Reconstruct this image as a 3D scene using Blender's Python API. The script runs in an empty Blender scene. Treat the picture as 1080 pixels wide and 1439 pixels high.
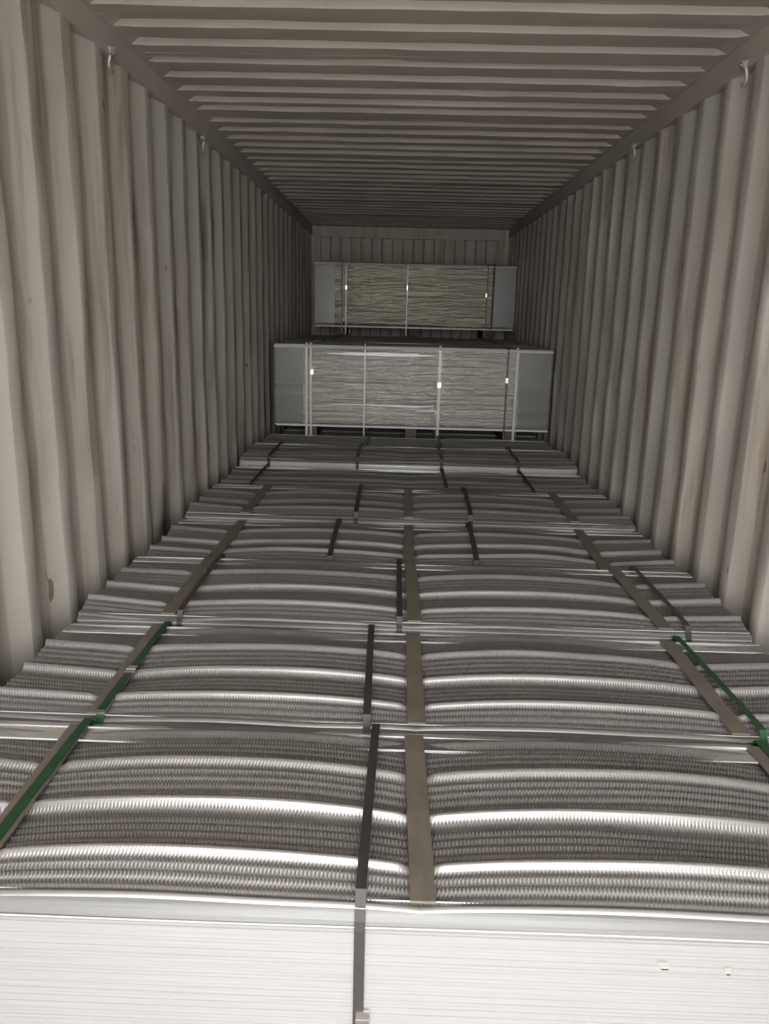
import bpy, math, random
import numpy as np
from mathutils import Matrix, Vector

# ------------------------------------------------------------------ camera, daylight, exposure
scene = bpy.context.scene
col = scene.collection
rng = np.random.default_rng(11)
random.seed(11)

CAM_Z = 1.70                                  # metres above the container floor
PITCH, YAW, ROLL, FPX = 0.2489, -0.0169, 0.0242, 1097.47
cx, sx = math.cos(PITCH), math.sin(PITCH)
cy, sy = math.cos(YAW), math.sin(YAW)
cr, sr = math.cos(ROLL), math.sin(ROLL)
fw = Vector((sy * cx, cy * cx, -sx))
r0 = Vector((cy, -sy, 0)); u0 = r0.cross(fw)
rv = cr * r0 + sr * u0
uv = -sr * r0 + cr * u0
cam_data = bpy.data.cameras.new('camera')
cam = bpy.data.objects.new('camera', cam_data)
col.objects.link(cam)
cam_data.sensor_fit = 'HORIZONTAL'
cam_data.sensor_width = 36.0
cam_data.lens = FPX / 1080.0 * 36.0
cam_data.clip_start = 0.05
cam.matrix_world = Matrix(((rv.x, uv.x, -fw.x, 0), (rv.y, uv.y, -fw.y, 0), (rv.z, uv.z, -fw.z, CAM_Z), (0, 0, 0, 1)))
scene.camera = cam

XL, XR = -1.1147, 1.2373                      # inner faces of the corrugated side walls
YD, YE = -1.7, 9.87                          # door opening, end wall
H = 2.6977
scene.view_settings.view_transform = 'Standard'
scene.view_settings.look = 'None'
scene.view_settings.gamma = 1.0
scene.view_settings.use_curve_mapping = False
scene.view_settings.exposure = 1.0
scene.cycles.max_bounces = 10
scene.cycles.diffuse_bounces = 6
scene.cycles.transparent_max_bounces = 16
scene.cycles.caustics_reflective = True

SKY = 7.5
world = bpy.data.worlds.new('overcast_sky'); scene.world = world
world.use_nodes = True
nt = world.node_tree
bg = nt.nodes['Background']
tc = nt.nodes.new('ShaderNodeTexCoord'); sep = nt.nodes.new('ShaderNodeSeparateXYZ')
rp = nt.nodes.new('ShaderNodeValToRGB')
nt.links.new(tc.outputs['Generated'], sep.inputs[0])
nt.links.new(sep.outputs['Z'], rp.inputs[0])
rp.color_ramp.elements[0].position = 0.0; rp.color_ramp.elements[0].color = (0.93, 0.92, 0.92, 1)
rp.color_ramp.elements[1].position = 1.0; rp.color_ramp.elements[1].color = (0.97, 0.98, 1.0, 1)
nt.links.new(rp.outputs[0], bg.inputs[0]); bg.inputs[1].default_value = SKY

pl = bpy.data.lights.new('door_portal', 'AREA')   # sampling guide for the sky through the open doors
pl.shape = 'RECTANGLE'; pl.size = XR - XL; pl.size_y = H + 0.4
pl.cycles.is_portal = True
po = bpy.data.objects.new('door_portal', pl); col.objects.link(po)
po.location = ((XL + XR) / 2, YD - 0.02, H / 2 - 0.1)
po.rotation_euler = (math.radians(90), 0, 0)   # -Z of the lamp looks along +Y


# ------------------------------------------------------------------ materials
def mat(name):
    m = bpy.data.materials.new(name); m.use_nodes = True
    t = m.node_tree; b = t.nodes['Principled BSDF']
    return m, t, b


def N(t, kind, **kw):
    n = t.nodes.new(kind)
    for k, v in kw.items():
        if hasattr(n, k):
            setattr(n, k, v)
        else:
            n.inputs[k].default_value = v
    return n


def mapped_noise(t, scale, mscale, detail=4.0, rough=0.55):
    c = N(t, 'ShaderNodeTexCoord'); mp = N(t, 'ShaderNodeMapping')
    mp.inputs['Scale'].default_value = mscale
    t.links.new(c.outputs['Object'], mp.inputs[0])
    n = N(t, 'ShaderNodeTexNoise'); n.inputs['Scale'].default_value = scale
    n.inputs['Detail'].default_value = detail; n.inputs['Roughness'].default_value = rough
    t.links.new(mp.outputs[0], n.inputs['Vector'])
    return n


def ramp(t, src, stops):
    r = N(t, 'ShaderNodeValToRGB')
    e = r.color_ramp.elements
    while len(e) < len(stops):
        e.new(0.5)
    for k, (p, c) in enumerate(stops):
        e[k].position = p; e[k].color = (*c, 1)
    t.links.new(src, r.inputs[0])
    return r


def mixc(t, fac, a, b, mode='MIX'):
    m = N(t, 'ShaderNodeMix'); m.data_type = 'RGBA'; m.blend_type = mode
    if isinstance(fac, float):
        m.inputs[0].default_value = fac
    else:
        t.links.new(fac, m.inputs[0])
    for sock, v in ((m.inputs[6], a), (m.inputs[7], b)):
        if isinstance(v, tuple):
            sock.default_value = (*v, 1)
        else:
            t.links.new(v, sock)
    return m.outputs[2]


def bump(t, b, src, strength, dist):
    bn = N(t, 'ShaderNodeBump'); bn.inputs['Strength'].default_value = strength
    bn.inputs['Distance'].default_value = dist
    t.links.new(src, bn.inputs['Height']); t.links.new(bn.outputs[0], b.inputs['Normal'])


def paint_material(name, base, streak_scale, streaks=True):
    m, t, b = mat(name)
    n1 = mapped_noise(t, 1.3, (1, 1, 0.25), 5)
    c1 = ramp(t, n1.outputs['Fac'], [(0.3, tuple(v * 0.86 for v in base)), (0.55, base), (0.75, tuple(v * 1.08 for v in base))])
    out = c1.outputs[0]
    if streaks:                                # rust runs and scuffs, drawn out along the sheet
        n2 = mapped_noise(t, 8.0, streak_scale, 6, 0.65)
        f2 = ramp(t, n2.outputs['Fac'], [(0.53, (0, 0, 0)), (0.70, (0.7, 0.7, 0.7))])
        out = mixc(t, f2.outputs[0], out, (0.25, 0.17, 0.11))
        n3 = mapped_noise(t, 2.6, tuple(s * 1.3 for s in streak_scale), 3)
        f3 = ramp(t, n3.outputs['Fac'], [(0.56, (0, 0, 0)), (0.70, (0.5, 0.5, 0.5))])
        out = mixc(t, f3.outputs[0], out, (0.42, 0.40, 0.41))
        n4 = mapped_noise(t, 16.0, (1, 1, 0.35), 2)      # chipped spots
        f4 = ramp(t, n4.outputs['Fac'], [(0.735, (0, 0, 0)), (0.76, (0.8, 0.8, 0.8))])
        out = mixc(t, f4.outputs[0], out, (0.14, 0.10, 0.08))
    t.links.new(out, b.inputs['Base Color'])
    b.inputs['Roughness'].default_value = 0.6
    b.inputs['Specular IOR Level'].default_value = 0.25
    nb = mapped_noise(t, 30, (1, 1, 0.2), 3)
    bump(t, b, nb.outputs['Fac'], 0.15, 0.004)
    return m


M = {}
M['wall'] = paint_material('grey_beige_container_paint', (0.455, 0.426, 0.378), (1.6, 1.6, 0.12))
M['roof'] = paint_material('roof_container_paint', (0.46, 0.41, 0.365), (0.1, 1.0, 1.0), False)
M['rail'] = paint_material('top_rail_paint', (0.50, 0.445, 0.405), (1.0, 0.2, 1.0), False)
M['end'] = paint_material('end_wall_paint', (0.43, 0.37, 0.325), (1.6, 1.6, 0.12))


def metal_material(name, base, metallic, rough, nscale=(1, 14, 14)):
    m, t, b = mat(name)
    n = mapped_noise(t, 6, nscale, 5)
    c = ramp(t, n.outputs['Fac'], [(0.3, tuple(v * 0.78 for v in base)), (0.7, base)])
    t.links.new(c.outputs[0], b.inputs['Base Color'])
    b.inputs['Metallic'].default_value = metallic
    b.inputs['Roughness'].default_value = rough
    return m


M['mesh'] = metal_material('galvanized_mesh', (0.465, 0.452, 0.445), 0.75, 0.44)
M['stack'] = metal_material('galvanized_sheet_edges', (0.52, 0.52, 0.525), 0.45, 0.45, (0.6, 20, 60))
M['batten'] = metal_material('dull_grey_brown_strip', (0.23, 0.20, 0.165), 0.15, 0.5, (10, 2, 10))
M['seal'] = metal_material('bright_strap_seal', (0.7, 0.7, 0.68), 0.9, 0.3)
M['ring'] = metal_material('zinc_ring', (0.62, 0.60, 0.56), 0.4, 0.4)


def plain(name, base, rough, spec=0.5, metallic=0.0):
    m, t, b = mat(name)
    n = mapped_noise(t, 12, (1, 1, 1), 3)
    c = ramp(t, n.outputs['Fac'], [(0.3, tuple(v * 0.8 for v in base)), (0.7, base)])
    t.links.new(c.outputs[0], b.inputs['Base Color'])
    b.inputs['Roughness'].default_value = rough
    b.inputs['Metallic'].default_value = metallic
    b.inputs['Specular IOR Level'].default_value = spec
    return m


M['green'] = plain('green_polyester_strap', (0.010, 0.075, 0.024), 0.4)
M['black'] = plain('black_steel_strap', (0.052, 0.048, 0.048), 0.5, 0.35)
M['white'] = plain('pale_strap', (0.62, 0.62, 0.56), 0.3)
M['dark'] = plain('dark_brown_strap', (0.06, 0.05, 0.04), 0.4)
M['wood'] = plain('old_bearer_wood', (0.16, 0.12, 0.085), 0.8, 0.2)
M['ply'] = plain('floor_plywood', (0.12, 0.075, 0.05), 0.7, 0.3)
M['ground'] = plain('pale_concrete', (0.48, 0.49, 0.46), 0.9, 0.2)


def film_material(name, veil, tint, wr, wscale, ior=1.6, rough=0.16, bdist=0.004, sheen=(1, 1, 1)):
    """clear stretch film: mostly see-through, a thin milky veil, glossy by Fresnel"""
    m = bpy.data.materials.new(name); m.use_nodes = True
    t = m.node_tree
    out = t.nodes['Material Output']; t.nodes.remove(t.nodes['Principled BSDF'])
    n = mapped_noise(t, 3.0, wscale, 6, 0.6)
    bn = N(t, 'ShaderNodeBump'); bn.inputs['Strength'].default_value = wr; bn.inputs['Distance'].default_value = bdist
    t.links.new(n.outputs['Fac'], bn.inputs['Height'])
    tr = N(t, 'ShaderNodeBsdfTransparent'); tr.inputs[0].default_value = (0.95, 0.95, 0.94, 1)
    df = N(t, 'ShaderNodeBsdfDiffuse'); df.inputs[0].default_value = (*tint, 1)
    gl = N(t, 'ShaderNodeBsdfGlossy'); gl.inputs['Roughness'].default_value = rough; gl.inputs[0].default_value = (*sheen, 1)
    fr = N(t, 'ShaderNodeFresnel'); fr.inputs['IOR'].default_value = ior
    t.links.new(bn.outputs[0], fr.inputs['Normal']); t.links.new(bn.outputs[0], gl.inputs['Normal']); t.links.new(bn.outputs[0], df.inputs['Normal'])
    m1 = N(t, 'ShaderNodeMixShader'); m1.inputs[0].default_value = veil
    t.links.new(tr.outputs[0], m1.inputs[1]); t.links.new(df.outputs[0], m1.inputs[2])
    m2 = N(t, 'ShaderNodeMixShader')
    t.links.new(fr.outputs[0], m2.inputs[0]); t.links.new(m1.outputs[0], m2.inputs[1]); t.links.new(gl.outputs[0], m2.inputs[2])
    t.links.new(m2.outputs[0], out.inputs[0])
    return m


M['film'] = film_material('stretch_film', 0.25, (0.62, 0.62, 0.60), 0.25, (0.4, 8, 12))
M['film_lap'] = film_material('milky_film_lap', 0.70, (0.42, 0.40, 0.37), 0.6, (0.25, 14, 14), 1.5, 0.3)
M['film_edge'] = film_material('shade_tinted_film_edge', 0.85, (0.20, 0.20, 0.195), 0.6, (0.25, 20, 20), 1.5, 0.35)  # dark tint paints in the shade of the upturned film shoulder
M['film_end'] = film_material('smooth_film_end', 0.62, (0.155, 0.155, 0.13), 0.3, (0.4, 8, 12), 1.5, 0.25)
M['film_fold'] = film_material('glint_white_film', 0.75, (0.85, 0.85, 0.83), 0.2, (1, 8, 8), 1.6, 0.2)  # white diffuse colour paints the sky glint along rounded film edges
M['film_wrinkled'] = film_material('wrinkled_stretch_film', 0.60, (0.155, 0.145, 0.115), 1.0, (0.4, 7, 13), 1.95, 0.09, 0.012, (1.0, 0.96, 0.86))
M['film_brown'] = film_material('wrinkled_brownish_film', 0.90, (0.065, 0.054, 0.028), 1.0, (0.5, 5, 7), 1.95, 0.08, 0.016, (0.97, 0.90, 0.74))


# ------------------------------------------------------------------ mesh helpers
def mesh_obj(name, verts, faces, m, parent=None, smooth=False):
    me = bpy.data.meshes.new(name)
    if isinstance(verts, np.ndarray) and isinstance(faces, np.ndarray):
        nv, nf = len(verts), len(faces)
        me.vertices.add(nv); me.vertices.foreach_set('co', verts.astype(np.float32).ravel())
        me.loops.add(nf * 4); me.loops.foreach_set('vertex_index', faces.astype(np.int32).ravel())
        me.polygons.add(nf)
        me.polygons.foreach_set('loop_start', np.arange(0, nf * 4, 4, dtype=np.int32))
        me.update(calc_edges=True); me.validate()
    else:
        me.from_pydata([tuple(v) for v in verts], [], faces); me.update()
    me.polygons.foreach_set('use_smooth', np.full(len(me.polygons), smooth, dtype=bool))
    me.materials.append(m)
    o = bpy.data.objects.new(name, me); col.objects.link(o)
    if parent is not None:
        o.parent = parent
    return o


def grid_faces(nr, nc):
    a = np.arange(nr * nc).reshape(nr, nc)
    return np.stack([a[:-1, :-1], a[:-1, 1:], a[1:, 1:], a[1:, :-1]], -1).reshape(-1, 4)


class MB:
    def __init__(self):
        self.v, self.f = [], []

    def box(self, x0, x1, y0, y1, z0, z1):
        n = len(self.v)
        self.v += [(x0, y0, z0), (x1, y0, z0), (x1, y1, z0), (x0, y1, z0), (x0, y0, z1), (x1, y0, z1), (x1, y1, z1), (x0, y1, z1)]
        self.f += [tuple(n + i for i in q) for q in ((3, 2, 1, 0), (4, 5, 6, 7), (0, 1, 5, 4), (1, 2, 6, 5), (2, 3, 7, 6), (3, 0, 4, 7))]
        return self

    def ribbon(self, path, x0, x1, thick, closed=False):
        """strip swept along a path of (y, z), between x0 and x1 (numbers or per-point lists)"""
        n = len(path); base = len(self.v)
        xs0 = x0 if hasattr(x0, '__len__') else [x0] * n
        xs1 = x1 if hasattr(x1, '__len__') else [x1] * n
        for i, (y, z) in enumerate(path):
            if closed:
                a, c = path[i - 1], path[(i + 1) % n]
            else:
                a, c = path[max(i - 1, 0)], path[min(i + 1, n - 1)]
            dy, dz = c[0] - a[0], c[1] - a[1]
            l = math.hypot(dy, dz) or 1.0
            ny, nz = -dz / l * thick, dy / l * thick
            self.v += [(xs0[i], y, z), (xs1[i], y, z), (xs1[i], y + ny, z + nz), (xs0[i], y + ny, z + nz)]
        for i in range(n if closed else n - 1):
            p, q = base + 4 * i, base + 4 * ((i + 1) % n)
            for k in range(4):
                k2 = (k + 1) % 4
                self.f.append((p + k, p + k2, q + k2, q + k))
        if not closed:
            e = base + 4 * (n - 1)
            self.f += [(base + 3, base + 2, base + 1, base), (e, e + 1, e + 2, e + 3)]
        return self

    def tube(self, pts, r, seg=8, caps=True):
        base = len(self.v); n = len(pts)
        P = [Vector(p) for p in pts]
        up = Vector((0.3, 0.2, 1)).normalized()
        for i in range(n):
            d = (P[min(i + 1, n - 1)] - P[max(i - 1, 0)]).normalized()
            a = d.cross(up)
            a = a.normalized() if a.length > 1e-4 else d.cross(Vector((1, 0, 0))).normalized()
            b = d.cross(a)
            for k in range(seg):
                w = 2 * math.pi * k / seg
                self.v.append(tuple(P[i] + a * (r * math.cos(w)) + b * (r * math.sin(w))))
        for i in range(n - 1):
            for k in range(seg):
                k2 = (k + 1) % seg
                self.f.append((base + i * seg + k, base + i * seg + k2, base + (i + 1) * seg + k2, base + (i + 1) * seg + k))
        if caps:
            self.f.append(tuple(base + k for k in range(seg))[::-1])
            self.f.append(tuple(base + (n - 1) * seg + k for k in range(seg)))
        return self

    def build(self, name, m, parent=None, smooth=False):
        return mesh_obj(name, self.v, self.f, m, parent, smooth)


def structure(o):
    o['kind'] = 'structure'
    return o


def empty(name, loc, label=None, cat=None, group=None):
    o = bpy.data.objects.new(name, None); col.objects.link(o)
    o.location = loc
    o.empty_display_size = 0.1
    if label: o['label'] = label
    if cat: o['category'] = cat
    if group: o['group'] = group
    return o


# ------------------------------------------------------------------ container shell
PITCH_W = 0.2774
RAIL_Z = H - 0.090


def corrugated_wall(name, x, out, phase):
    """vertical trapezoid folds: inner flat 70, slope 68, outer flat 70, slope 69; out = direction of the recess"""
    prof = []
    k0 = math.floor((YD - phase) / PITCH_W) - 1
    y_last = YE
    k = k0
    while phase + k * PITCH_W < y_last + 0.3:
        y = phase + k * PITCH_W
        prof += [(y, 0.0), (y + 0.070, 0.0), (y + 0.138, 0.036), (y + 0.208, 0.036)]
        k += 1
    prof = [(min(max(y, YD), YE + 0.05), d) for y, d in prof]
    # small bend radius at each fold
    pts = []
    for i in range(len(prof) - 1):
        a, b = prof[i], prof[i + 1]
        L = math.hypot(b[0] - a[0], b[1] - a[1])
        if L < 1e-5:
            continue
        for t in (0.045, 0.955):
            pts.append((a[0] + (b[0] - a[0]) * t, a[1] + (b[1] - a[1]) * t))
    zs = np.linspace(-0.05, RAIL_Z + 0.01, 26)
    prf = np.array(pts)
    nz, ny = len(zs), len(prf)
    V = np.zeros((nz, ny, 3))
    wob = rng.normal(0, 0.0012, (nz, ny))
    for _ in range(2):
        wob = (wob + np.roll(wob, 1, 0) + np.roll(wob, 1, 1)) / 2
    V[:, :, 0] = x + out * prf[None, :, 1] + wob
    V[:, :, 1] = prf[None, :, 0] + wob * 2
    V[:, :, 2] = zs[:, None]
    return structure(mesh_obj(name, V.reshape(-1, 3), grid_faces(nz, ny), M['wall'], None, True))


corrugated_wall('wall_left', XL, -1, 2.4947)
corrugated_wall('wall_right', XR, 1, 3.063)

for nm, x, s in (('trim_1', XL, -1), ('trim_2', XR, 1)):           # square top side rails with a rounded lower lip
    b = MB()
    x0, x1 = sorted((x - s * 0.004, x + s * 0.062))
    b.box(x0, x1, YD, YE + 0.05, RAIL_Z, H + 0.03)
    xl0, xl1 = sorted((x - s * 0.009, x + s * 0.01))
    b.box(xl0, xl1, YD, YE + 0.05, RAIL_Z - 0.006, RAIL_Z + 0.012)
    structure(b.build(nm, M['rail']))

# roof: die-pressed panels, five cross ribs each, one object per panel
rib_y = [2.97, 3.18, 3.385, 3.60, 3.813, 4.029, 4.222, 4.387, 4.642, 4.86, 5.08, 5.285, 5.485, 5.705, 5.93, 6.145, 6.346]
while rib_y[-1] < YE - 0.3:
    k = (len(rib_y)) % 5
    rib_y.append(rib_y[-1] + (0.19 if k == 2 else 0.214))
first = []
y = rib_y[0]
while y > YD + 0.25:
    y -= 0.209; first.append(y)
rib_y = first[::-1] + rib_y
ceiling = structure(empty('ceiling', ((XL + XR) / 2, YD, H)))
half = (XR - XL) / 2
xs = np.unique(np.concatenate([-half + np.array([0, 0.02, 0.06]), np.linspace(-half + 0.1, half - 0.1, 15), half - np.array([0.06, 0.02, 0])]))
groups = [rib_y[i:i + 5] for i in range(0, len(rib_y), 5)]
y_prev = YD
for gi, g in enumerate(groups):
    y_end = (g[-1] + groups[gi + 1][0]) / 2 + 0.045 if gi + 1 < len(groups) else YE + 0.05
    prof = [(y_prev, 0.0)]
    for y in g:                                # each rib: high flat, then a step down facing the doors
        prof += [(y - 0.009, 0.020), (y + 0.009, 0.0)]
        prof.insert(len(prof) - 2, (y - 0.100, 0.020)); prof.insert(len(prof) - 3, (y - 0.118, 0.0))
    prof.append((y_end, 0.0))
    prof = sorted(prof)
    P = np.array(prof)
    V = np.zeros((len(P), len(xs), 3))
    edge = np.clip((half - np.abs(xs) - 0.02) / 0.04, 0, 1)
    V[:, :, 0] = xs[None]
    V[:, :, 1] = P[:, 0][:, None] - YD
    V[:, :, 2] = P[:, 1][:, None] * edge[None] + rng.normal(0, 0.0012, (len(P), len(xs)))
    mesh_obj('roof_panel', V.reshape(-1, 3), grid_faces(len(P), len(xs))[:, ::-1], M['roof'], ceiling)
    y_prev = y_end

# front end wall: narrow vertical folds under a header, corner posts at both sides
we = structure(empty('wall_end', ((XL + XR) / 2, YE, 0)))
prof = []
x = XL - 0.02
while x < XR + 0.02:
    prof += [(x, 0.0), (x + 0.10, 0.0), (x + 0.125, 0.04), (x + 0.225, 0.04)]
    x += 0.25
prof = [(min(px, XR + 0.03), d) for px, d in prof]
V, Fc = [], []
for px, d in prof:
    V += [(px - (XL + XR) / 2, 0.03 + d, -0.05), (px - (XL + XR) / 2, 0.03 + d, H)]
for i in range(len(prof) - 1):
    Fc.append((2 * i, 2 * i + 2, 2 * i + 3, 2 * i + 1))
mesh_obj('corrugated_panel', V, Fc, M['end'], we)
hw = (XR - XL) / 2
MB().box(-hw, hw, 0.0, 0.06, 2.571, H + 0.02).build('header', M['end'], we)
MB().box(-hw - 0.05, -hw + 0.105, -0.012, 0.06, -0.05, H + 0.02).build('corner_post', M['end'], we)
MB().box(hw - 0.105, hw + 0.05, -0.012, 0.06, -0.05, H + 0.02).build('corner_post', M['end'], we)

fl = structure(empty('floor', ((XL + XR) / 2, YD, 0)))
wd = (XR - XL + 0.1) / 9
MB().box(-(XR - XL) / 2 - 0.1, (XR - XL) / 2 + 0.1, 0, YE - YD + 0.05, -0.08, -0.027).build('subfloor', M['ply'], fl)
for i in range(9):                              # plywood boards laid lengthwise
    x0 = -(XR - XL + 0.1) / 2 + i * wd
    MB().box(x0 + 0.0015, x0 + wd - 0.0015, 0, YE - YD + 0.05, -0.028, 0).build('floor_board', M['ply'], fl)
structure(mesh_obj('ground', [(-40, -60, -1.25), (40, -60, -1.25), (40, YD - 0.0, -1.25), (-40, YD, -1.25)], [(0, 1, 2, 3)], M['ground']))


# ------------------------------------------------------------------ bundles of ribbed mesh sheets
BX = (-0.81, 0.0, 0.81)                         # batten and bearer positions from the bundle's middle
LEN = 2.20


def bulge(x, A):
    """how far the top sheets bow up between the strapped battens"""
    x = np.asarray(x, float)
    out = np.zeros_like(x)
    for a, c in ((BX[0], BX[1]), (BX[1], BX[2])):
        s = (x >= a) & (x <= c)
        t = (x[s] - a) / (c - a)
        out[s] = (4 * t * (1 - t)) ** 0.8
    for s, a in ((x < BX[0], BX[0]), (x > BX[2], BX[2])):
        t = np.abs(x[s] - a) / (LEN / 2 - BX[2])
        out[s] = 0.62 * t ** 0.9
    return A * out


def profile(v, depth, kind=0):
    """height of the top sheet across the bundle, without the cord relief; v in metres from the front"""
    s = depth / 0.60
    pts = [(0, -0.014), (0.006, -0.004), (0.012, -0.012), (0.080, 0.002), (0.087, 0.014), (0.093, 0.015), (0.099, 0.003), (0.112, -0.004), (0.228, -0.013), (0.240, -0.005), (0.246, 0.008), (0.252, 0.009),
           (0.259, -0.002), (0.272, -0.012), (0.374, 0.002), (0.387, 0.015), (0.393, 0.016), (0.400, 0.003), (0.414, -0.004), (0.505, -0.012), (0.526, -0.002), (0.536, 0.002), (0.552, -0.010), (0.60, -0.016)]
    p = np.array(pts)
    return np.interp(v, p[:, 0] * s, p[:, 1])


CORDS = np.array([0.021, 0.043, 0.064, 0.126, 0.150, 0.174, 0.198, 0.285, 0.309, 0.333, 0.356, 0.430, 0.454, 0.478, 0.500])


def height(v, depth):
    s = depth / 0.60
    h = profile(v, depth)
    d = np.abs(v[:, None] - CORDS[None] * s).min(1)
    return h + 0.0046 * np.exp(-(d / 0.0055) ** 2)


def taper(v, depth):
    return 0.45 + 0.55 * np.clip(np.minimum(v, depth - v) / 0.10, 0, 1)


def top_sheet(parent, depth, zt, A, fine, seed, battens):
    r = np.random.default_rng(seed)
    if fine:
        nc, dv = 1201, 0.0042
    else:
        nc, dv = 201, 0.006
    x = np.linspace(-LEN / 2, LEN / 2, nc)
    nv = int(depth / dv) + 1
    v = np.linspace(0, depth, nv)
    h = height(v, depth)
    g = np.zeros(nc)                           # ribs squeezed flat under each batten
    if battens:
        for bx in BX:
            g = np.maximum(g, 0.75 * np.exp(-((x - bx) / 0.032) ** 4))
    Z = h[:, None] * (1 - g)[None] + np.minimum(h, 0.003)[:, None] * g[None] + bulge(x, A)[None] * taper(v, depth)[:, None]
    # slow unevenness of the sheets
    lo = r.normal(0, 1, (7, 9))
    gx = np.linspace(0, 8, nc); gy = np.linspace(0, 6, nv)
    ix = np.clip(gx.astype(int), 0, 7); iy = np.clip(gy.astype(int), 0, 5)
    fx = (gx - ix); fy = (gy - iy)
    fx = fx * fx * (3 - 2 * fx); fy = fy * fy * (3 - 2 * fy)
    a = lo[iy][:, ix] * (1 - fx) + lo[iy][:, ix + 1] * fx
    c = lo[iy + 1][:, ix] * (1 - fx) + lo[iy + 1][:, ix + 1] * fx
    Z += 0.0022 * (a * (1 - fy)[:, None] + c * fy[:, None])
    if fine:                                   # expanded-metal openings: slanted strands between the cords
        ci = np.arange(nc)[None]; ri = np.arange(nv)[:, None]
        ph = (ci + (ri // 2) * 2 * ((np.floor(v / 0.024).astype(int) % 2) * 2 - 1)[:, None]) % 4
        tw = np.where(ph < 2, 0.0, 1.0)
        dr = np.abs(v[:, None] - np.array([0.09, 0.249, 0.39, 0.536])[None] * depth / 0.6).min(1)
        w = np.clip((dr - 0.008) / 0.006, 0.12, 1) * np.clip(np.minimum(v - 0.012, depth - 0.05 - v) / 0.01, 0, 1)
        Z -= 0.0044 * tw * w[:, None]
    V = np.empty((nv, nc, 3))
    V[:, :, 0] = x[None]; V[:, :, 1] = v[:, None]; V[:, :, 2] = zt + Z
    return mesh_obj('top_sheet', V.reshape(-1, 3), grid_faces(nv, nc), M['mesh'], parent, True)


def film_sheet(parent, name, path, x0, x1, m, nx=90, amp=0.0015, seed=0, lift=None):
    """thin film swept along a path of (y, z) with stretch wrinkles that run along the bundle"""
    r = np.random.default_rng(seed)
    P = [np.array(path[0], float)]
    for q in path[1:]:
        q = np.array(q, float)
        n = max(1, int(np.linalg.norm(q - P[-1]) / 0.02))
        a = P[-1]
        for k in range(1, n + 1):
            P.append(a + (q - a) * k / n)
    P = np.array(P); n = len(P)
    T = np.gradient(P, axis=0); T /= np.linalg.norm(T, axis=1)[:, None] + 1e-9
    Nn = np.stack([-T[:, 1], T[:, 0]], 1)
    x = np.linspace(x0, x1, nx)
    w = np.zeros((n, nx))
    for k in range(16):                        # drawn-out diagonal creases
        c = r.uniform(0, n); sl = r.normal(0, 2.0); wid = r.uniform(0.4, 1.2)
        xc = r.uniform(x0, x1); xl = r.uniform(0.2, 0.8)
        w += r.uniform(0.3, 1.0) * np.exp(-((np.arange(n)[:, None] - c - sl * (x[None] - xc)) / wid) ** 2) * np.exp(-((x[None] - xc) / xl) ** 2)
    w *= amp
    V = np.empty((n, nx, 3))
    V[:, :, 0] = x[None]
    V[:, :, 1] = P[:, 0][:, None] + Nn[:, 0][:, None] * w
    V[:, :, 2] = P[:, 1][:, None] + Nn[:, 1][:, None] * w
    if lift is not None:
        V[:, :, 2] += lift(V[:, :, 0], V[:, :, 1])
    return mesh_obj(name, V.reshape(-1, 3), grid_faces(n, nx)[:, ::-1].copy(), m, parent, True)


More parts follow.
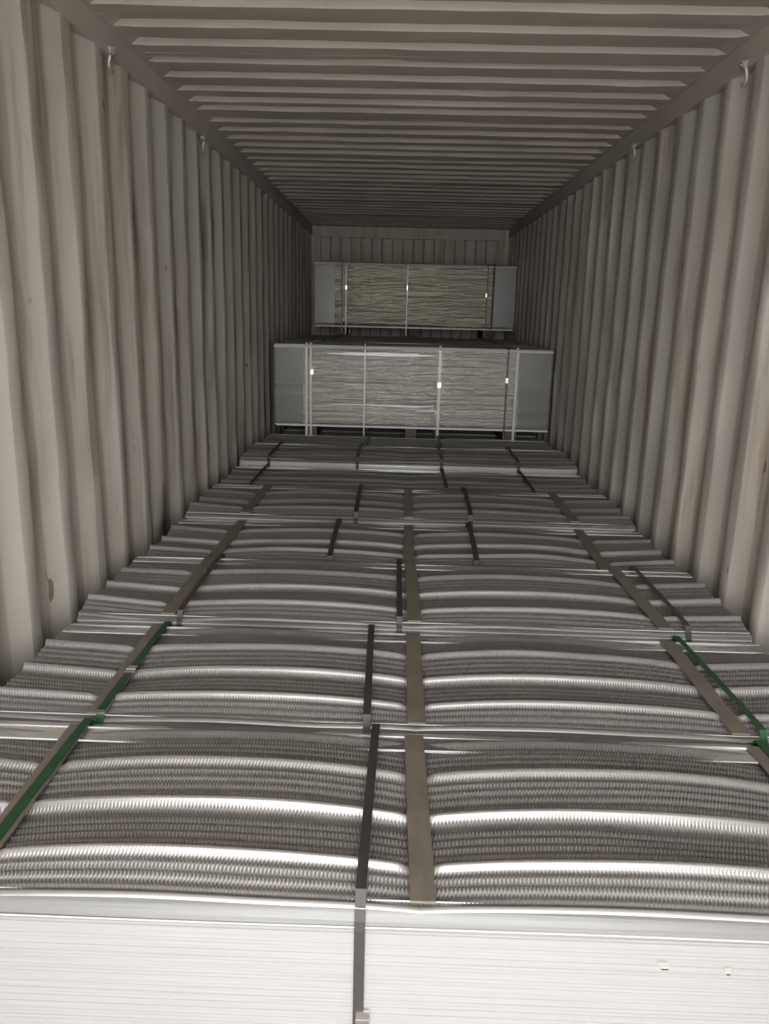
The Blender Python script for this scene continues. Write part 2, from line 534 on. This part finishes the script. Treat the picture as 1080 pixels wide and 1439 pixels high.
def make_bundle(label, y0, depth, ztop, zbase=0.0, xc=0.06, fine=False, A=0.022, straps=(), seals=(), seed=0, group=None, cat='bundle',
                battens=True, front='plain', yaw=0.0, skid=0.10, sh=0.016):
    root = empty('mesh_sheet_bundle', (xc, y0, zbase), label, cat, group)
    root.rotation_euler.z = yaw
    zt = ztop - zbase
    r = np.random.default_rng(100 + seed)
    hl = LEN / 2
    # bearers underneath
    for bx in BX:
        MB().box(bx - 0.045, bx + 0.045, 0.015, depth - 0.015, 0, skid).build('bearer', M['wood'], root)
    # the nested sheets, edge on
    b = MB()
    z = skid; zend = zt - 0.020
    n = int(round((zend - z) / 0.0075)); dz = (zend - z) / n
    for k in range(n):
        oy = abs(r.normal(0, 0.0008)) + 0.0012 * max(0, 5 - (n - 1 - k)); ox = r.normal(0, 0.004)
        b.box(-hl + 0.006 + ox, hl - 0.006 + ox, oy, depth - abs(r.normal(0, 0.0016)), z + k * dz, z + (k + 1) * dz - 0.0003)
    st = b.build('sheet_stack', M['stack'], root)
    st['kind'] = 'stuff'
    top_sheet(root, depth, zt, A, fine, seed, battens)
    # film: a sleeve down the front with a lap over the top edge, another at the back, and the ends
    zf = zt - 0.006
    front_path = [(0.020, zf + 0.002), (0.006, zf - 0.004), (-0.003, zf - 0.55 * sh), (-0.006, zf - sh), (-0.006, skid + 0.02), (0.03, skid - 0.003)]
    edge = front_path[:4]
    front_path = front_path[3:]
    film_sheet(root, 'film_edge', [(0.034, zf + 0.006)] + edge[:1] + edge[1:], -hl - 0.004, hl + 0.004, M['film_edge' if front == 'plain' else 'film_fold'], 60, 0.001, seed + 30)
    if front == 'plain':
        film_sheet(root, 'film_wrap', front_path, -hl - 0.004, hl + 0.004, M['film'], 90, 0.0012, seed)
    else:                                      # wrinkled middle, smoother end pieces tucked under the outer straps
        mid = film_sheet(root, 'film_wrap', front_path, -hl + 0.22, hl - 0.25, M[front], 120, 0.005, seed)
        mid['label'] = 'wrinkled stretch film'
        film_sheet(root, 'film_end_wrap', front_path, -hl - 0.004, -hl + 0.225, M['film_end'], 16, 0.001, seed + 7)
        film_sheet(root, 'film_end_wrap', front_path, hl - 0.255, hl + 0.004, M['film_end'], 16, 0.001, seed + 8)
    film_sheet(root, 'film_lap', [(depth - 0.105, zf + 0.013), (depth - 0.03, zf + 0.010), (depth - 0.004, zf + 0.002), (depth + 0.002, zf - 0.010), (depth + 0.003, zf - 0.10)], -hl - 0.004, hl + 0.004, M['film_lap'], 60, 0.0025, seed + 50)
    b = MB()
    for zz, yy in ((zf - 0.85 * sh, -0.0055) if front == 'plain' else (zf - 0.002, -0.007), (zf + 0.004, 0.016), (zf + 0.0115, depth - 0.035), (zf + 0.014, depth - 0.10), (skid + 0.012, -0.006)):
        b.tube([(xx, yy + 0.0012 * math.sin(xx * 3 + seed), zz + 0.001 * math.sin(xx * 5 + yy * 40)) for xx in np.linspace(-hl, hl, 24)], 0.0016 if front == 'plain' else 0.0055, 6)
    b.build('film_fold', M['film_fold'], root)
    # battens over the ribs, ends bent down at the front
    path_v = np.linspace(0.016, depth - 0.02, 26)
    hp = profile(path_v, depth)
    env = np.maximum.accumulate(hp) * 0 + 0.018
    if battens:
        for k, bx in enumerate(BX):
            w = 0.0225
            j0 = r.normal(0, 0.008); j1 = r.normal(0, 0.008)
            vs = np.linspace(0.002, depth - 0.035, 16)
            pth = [(vv, zt + 0.0075 + 0.001 * math.sin(vv * 30) ) for vv in vs]
            xs0 = [bx - w + j0 + (j1 - j0) * i / len(pth) for i in range(len(pth))]
            MB().ribbon(pth, xs0, [q + 2 * w for q in xs0], 0.005).build('batten', M['batten'], root)
    # straps: closed loops round bundle, battens and bearers
    for (sx_, w, mk, on_top, dx) in straps:
        top = zt + (0.0125 if on_top else 0.0165)
        h_at = 0.003 if on_top else float(bulge(np.array([sx_]), A)[0])
        pth = [(-0.0085, 0.02), (-0.0085, zt - sh - 0.006), (-0.006, zt - 0.6 * sh - 0.004), (0.003, zt - 0.002)]
        for vv in np.linspace(0.012, depth - 0.012, 14):
            tp = 0.45 + 0.55 * min(1, min(vv, depth - vv) / 0.10)
            pth.append((vv, top + h_at * tp))
        pth += [(depth + 0.004, zt - 0.02), (depth + 0.004, 0.02)]
        if skid > 0:
            pth += [(depth - 0.02, -0.0 + 0.004), (0.02, 0.004)]
        n = len(pth)
        x0 = [sx_ - w / 2 + (dx * (1 - min(max(p[0] / depth, 0), 1))) for p in pth]
        # the path runs front-bottom, top, back: normal points outwards
        last = MB().ribbon(pth, x0, [q + w for q in x0], 0.0012, True).build('strap', M[mk], root)
        last['label'] = {'green': 'green strap', 'black': 'black strap', 'white': 'pale strap', 'dark': 'dark brown strap'}[mk]
        for (i_s, where, pos) in seals:
            if abs(i_s - sx_) < 1e-6:
                if where == 'front':
                    MB().box(sx_ - w * 0.62, sx_ + w * 0.62, -0.013, -0.0075, zt - pos - 0.02, zt - pos + 0.02).box(sx_ - w * 0.68, sx_ + w * 0.68, -0.0135, -0.0075, zt - pos - 0.003, zt - pos + 0.003).build('strap_seal', M['seal'], last)
                else:
                    tp = top + 0.002
                    MB().box(sx_ - w * 0.62 + dx * (1 - pos / depth), sx_ + w * 0.62 + dx * (1 - pos / depth), pos - 0.02, pos + 0.02, tp, tp + 0.004).box(sx_ - w * 0.7 + dx * (1 - pos / depth), sx_ + w * 0.7 + dx * (1 - pos / depth), pos - 0.004, pos + 0.004, tp, tp + 0.0055).build('strap_seal', M['seal'], last)
    return root


G1 = 'mesh sheet bundles in the floor row'
G2 = 'mesh sheet bundles in the second tier'
FT = 0.70
# straps: (x from the middle, width, material, lies on batten, sideways drift towards the front)
floor_row = [
    dict(label='nearest bundle of grey ribbed mesh sheets, its white film-wrapped front lit by daylight', y0=1.148, sh=0.040, depth=0.590, ztop=FT, fine=True, A=0.030,
         straps=[(-0.806, 0.022, 'green', True, 0.0), (-0.097, 0.019, 'black', False, -0.008), (0.835, 0.022, 'green', True, 0.0)], seals=[(-0.097, 'front', 0.235)]),
    dict(label='second mesh sheet bundle from the front, metal seal on its left green strap', y0=1.759, depth=0.605, ztop=FT, fine=True, A=0.026,
         straps=[(-0.793, 0.020, 'green', True, 0.0), (-0.133, 0.019, 'black', False, 0.012), (0.845, 0.018, 'green', False, 0.020)], seals=[(-0.793, 'top', 0.24)]),
    dict(label='third mesh sheet bundle from the front, black strap right beside its middle batten', y0=2.385, depth=0.644, ztop=FT + 0.018, fine=True, A=0.024,
         straps=[(-0.765, 0.018, 'dark', False, 0.0), (-0.047, 0.019, 'black', False, 0.004), (0.89, 0.018, 'dark', False, 0.007)]),
    dict(label='fourth mesh sheet bundle from the front, with two black straps either side of the middle', y0=3.05, depth=0.629, ztop=FT, fine=True, A=0.022,
         straps=[(-0.34, 0.022, 'black', False, 0.008), (0.285, 0.022, 'black', False, -0.015)]),
    dict(label='fifth mesh sheet bundle from the front, pale green film band along its front edge', y0=3.70, depth=0.664, ztop=FT + 0.026, A=0.020,
         straps=[(-0.27, 0.022, 'black', False, 0.008), (0.312, 0.022, 'black', False, -0.012)]),
    dict(label='flat-topped dull green-grey bundle just before the bright-fronted one', y0=4.385, depth=0.614, ztop=FT + 0.012, A=0.010, battens=False,
         straps=[(-0.91, 0.02, 'black', False, 0.0), (0.22, 0.02, 'black', False, 0.0), (0.72, 0.02, 'black', False, 0.0)]),
    dict(label='bundle with a bright narrow front edge, two places before the tall wrapped bundle', y0=5.02, depth=0.614, ztop=FT + 0.062, A=0.014, battens=False,
         straps=[(-0.91, 0.02, 'black', False, 0.0), (-0.33, 0.02, 'black', False, 0.0), (0.22, 0.02, 'black', False, 0.0), (0.72, 0.02, 'black', False, 0.0)]),
    dict(label='dark floor-row bundle directly in front of the tall wrapped bundle', y0=5.655, depth=0.624, ztop=FT + 0.03, A=0.012, battens=False,
         straps=[(-0.30, 0.02, 'black', False, 0.0), (0.25, 0.02, 'black', False, 0.0)]),
]
rows = [make_bundle(seed=i + 1, group=G1, **d) for i, d in enumerate(floor_row)]
for tx, tz, w in ((0.486 - 0.06, 0.606, 0.020), (0.598 - 0.06, 0.600, 0.012)):    # small torn flaps in the film of the nearest bundle
    b = MB()
    b.ribbon([(-0.0072, tz + 0.006), (-0.010, tz + 0.003), (-0.014, tz - 0.001), (-0.013, tz - 0.005)], [tx - w / 2, tx - w * 0.45, tx - w * 0.3, tx - w * 0.1], [tx + w / 2, tx + w * 0.5, tx + w * 0.5, tx + w * 0.35], 0.0008)
    b.build('film_tear', M['film'], rows[0])

T2 = CAM_Z - 0.255                             # top of the second tier
B2 = 0.70
YS2 = [6.30, 6.935, 7.57, 8.205, 8.84]
for i, y in enumerate(YS2):                    # floor row carries on under the second tier
    make_bundle(('floor bundle right under the tall wrapped bundle', 'floor bundle under the second bundle of the upper tier', 'floor bundle under the third bundle of the upper tier',
                 'floor bundle under the fourth bundle of the upper tier', 'rearmost floor bundle, lowest of three by the end wall')[i], y, 0.61, B2 - 0.026, seed=20 + i, group='floor row bundles under the second tier', A=0.0, battens=False,
                straps=[], xc=0.09)
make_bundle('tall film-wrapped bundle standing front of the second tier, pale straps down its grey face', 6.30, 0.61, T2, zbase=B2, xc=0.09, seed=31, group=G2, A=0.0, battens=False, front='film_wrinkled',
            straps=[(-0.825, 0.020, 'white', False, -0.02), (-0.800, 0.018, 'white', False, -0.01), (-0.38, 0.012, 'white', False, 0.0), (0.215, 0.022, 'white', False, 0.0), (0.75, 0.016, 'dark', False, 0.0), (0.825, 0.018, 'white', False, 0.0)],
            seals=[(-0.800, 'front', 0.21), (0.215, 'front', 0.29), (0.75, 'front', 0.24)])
t2 = ['second bundle of the upper tier, mostly hidden behind the tall wrapped one',
      'third bundle of the upper tier, a thin dark edge before the topmost bundle',
      'fourth bundle of the upper tier, right before the topmost bundle',
      'rearmost bundle of the upper tier, underneath the topmost bundle by the end wall']
for i, y in enumerate(YS2[1:]):
    make_bundle(t2[i], y, 0.61, T2 - (0.0 if i < 3 else 0.026), zbase=B2, xc=(0.07, 0.10, 0.08, 0.11)[i], seed=40 + i, group=G2, A=0.0, battens=False,
                straps=[(-0.76, 0.02, 'black', False, 0.0), (0.78, 0.02, 'black', False, 0.0)])
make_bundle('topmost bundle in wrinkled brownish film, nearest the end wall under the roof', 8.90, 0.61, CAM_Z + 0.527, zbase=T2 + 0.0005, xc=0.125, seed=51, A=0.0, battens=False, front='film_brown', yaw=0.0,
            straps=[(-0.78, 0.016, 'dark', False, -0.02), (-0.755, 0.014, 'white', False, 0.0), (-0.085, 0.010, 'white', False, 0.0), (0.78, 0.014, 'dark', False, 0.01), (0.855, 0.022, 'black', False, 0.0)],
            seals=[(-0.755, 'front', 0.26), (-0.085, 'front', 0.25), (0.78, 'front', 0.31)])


# ------------------------------------------------------------------ lashing rings under the top rails
def lashing_ring(x, y, z, s, label):
    root = empty('lashing_ring', (x, y, z), label, 'lashing ring', 'lashing rings under the roof rails')
    pts = []
    for k in range(15):                        # a D-shaped hook of bent rod, open at the top
        a = math.radians(-100 + k * 215 / 14)
        pts.append((s * (0.022 - 0.010 * math.sin(a)), -0.036 * math.cos(a), -0.040 - 0.038 * math.sin(a)))
    MB().tube(pts, 0.0055, 8).build('ring', M['ring'], root, True)
    MB().tube([(s * -0.002, 0.006, 0.0), (s * 0.016, 0.006, -0.004), (s * 0.026, 0.006, -0.016)], 0.012, 8).build('lug', M['ring'], root, True)
    return root


lashing_ring(XL, 3.173, CAM_Z + 0.92, 1, 'pale lashing ring under the left roof rail, nearer the doors')
lashing_ring(XL, 4.548, CAM_Z + 0.90, 1, 'small dull lashing ring under the left roof rail, farther in')
lashing_ring(XR, 3.192, CAM_Z + 0.92, -1, 'pale lashing ring under the right roof rail, nearer the doors')
lashing_ring(XR, 4.596, CAM_Z + 0.915, -1, 'small dull lashing ring under the right roof rail, farther in')
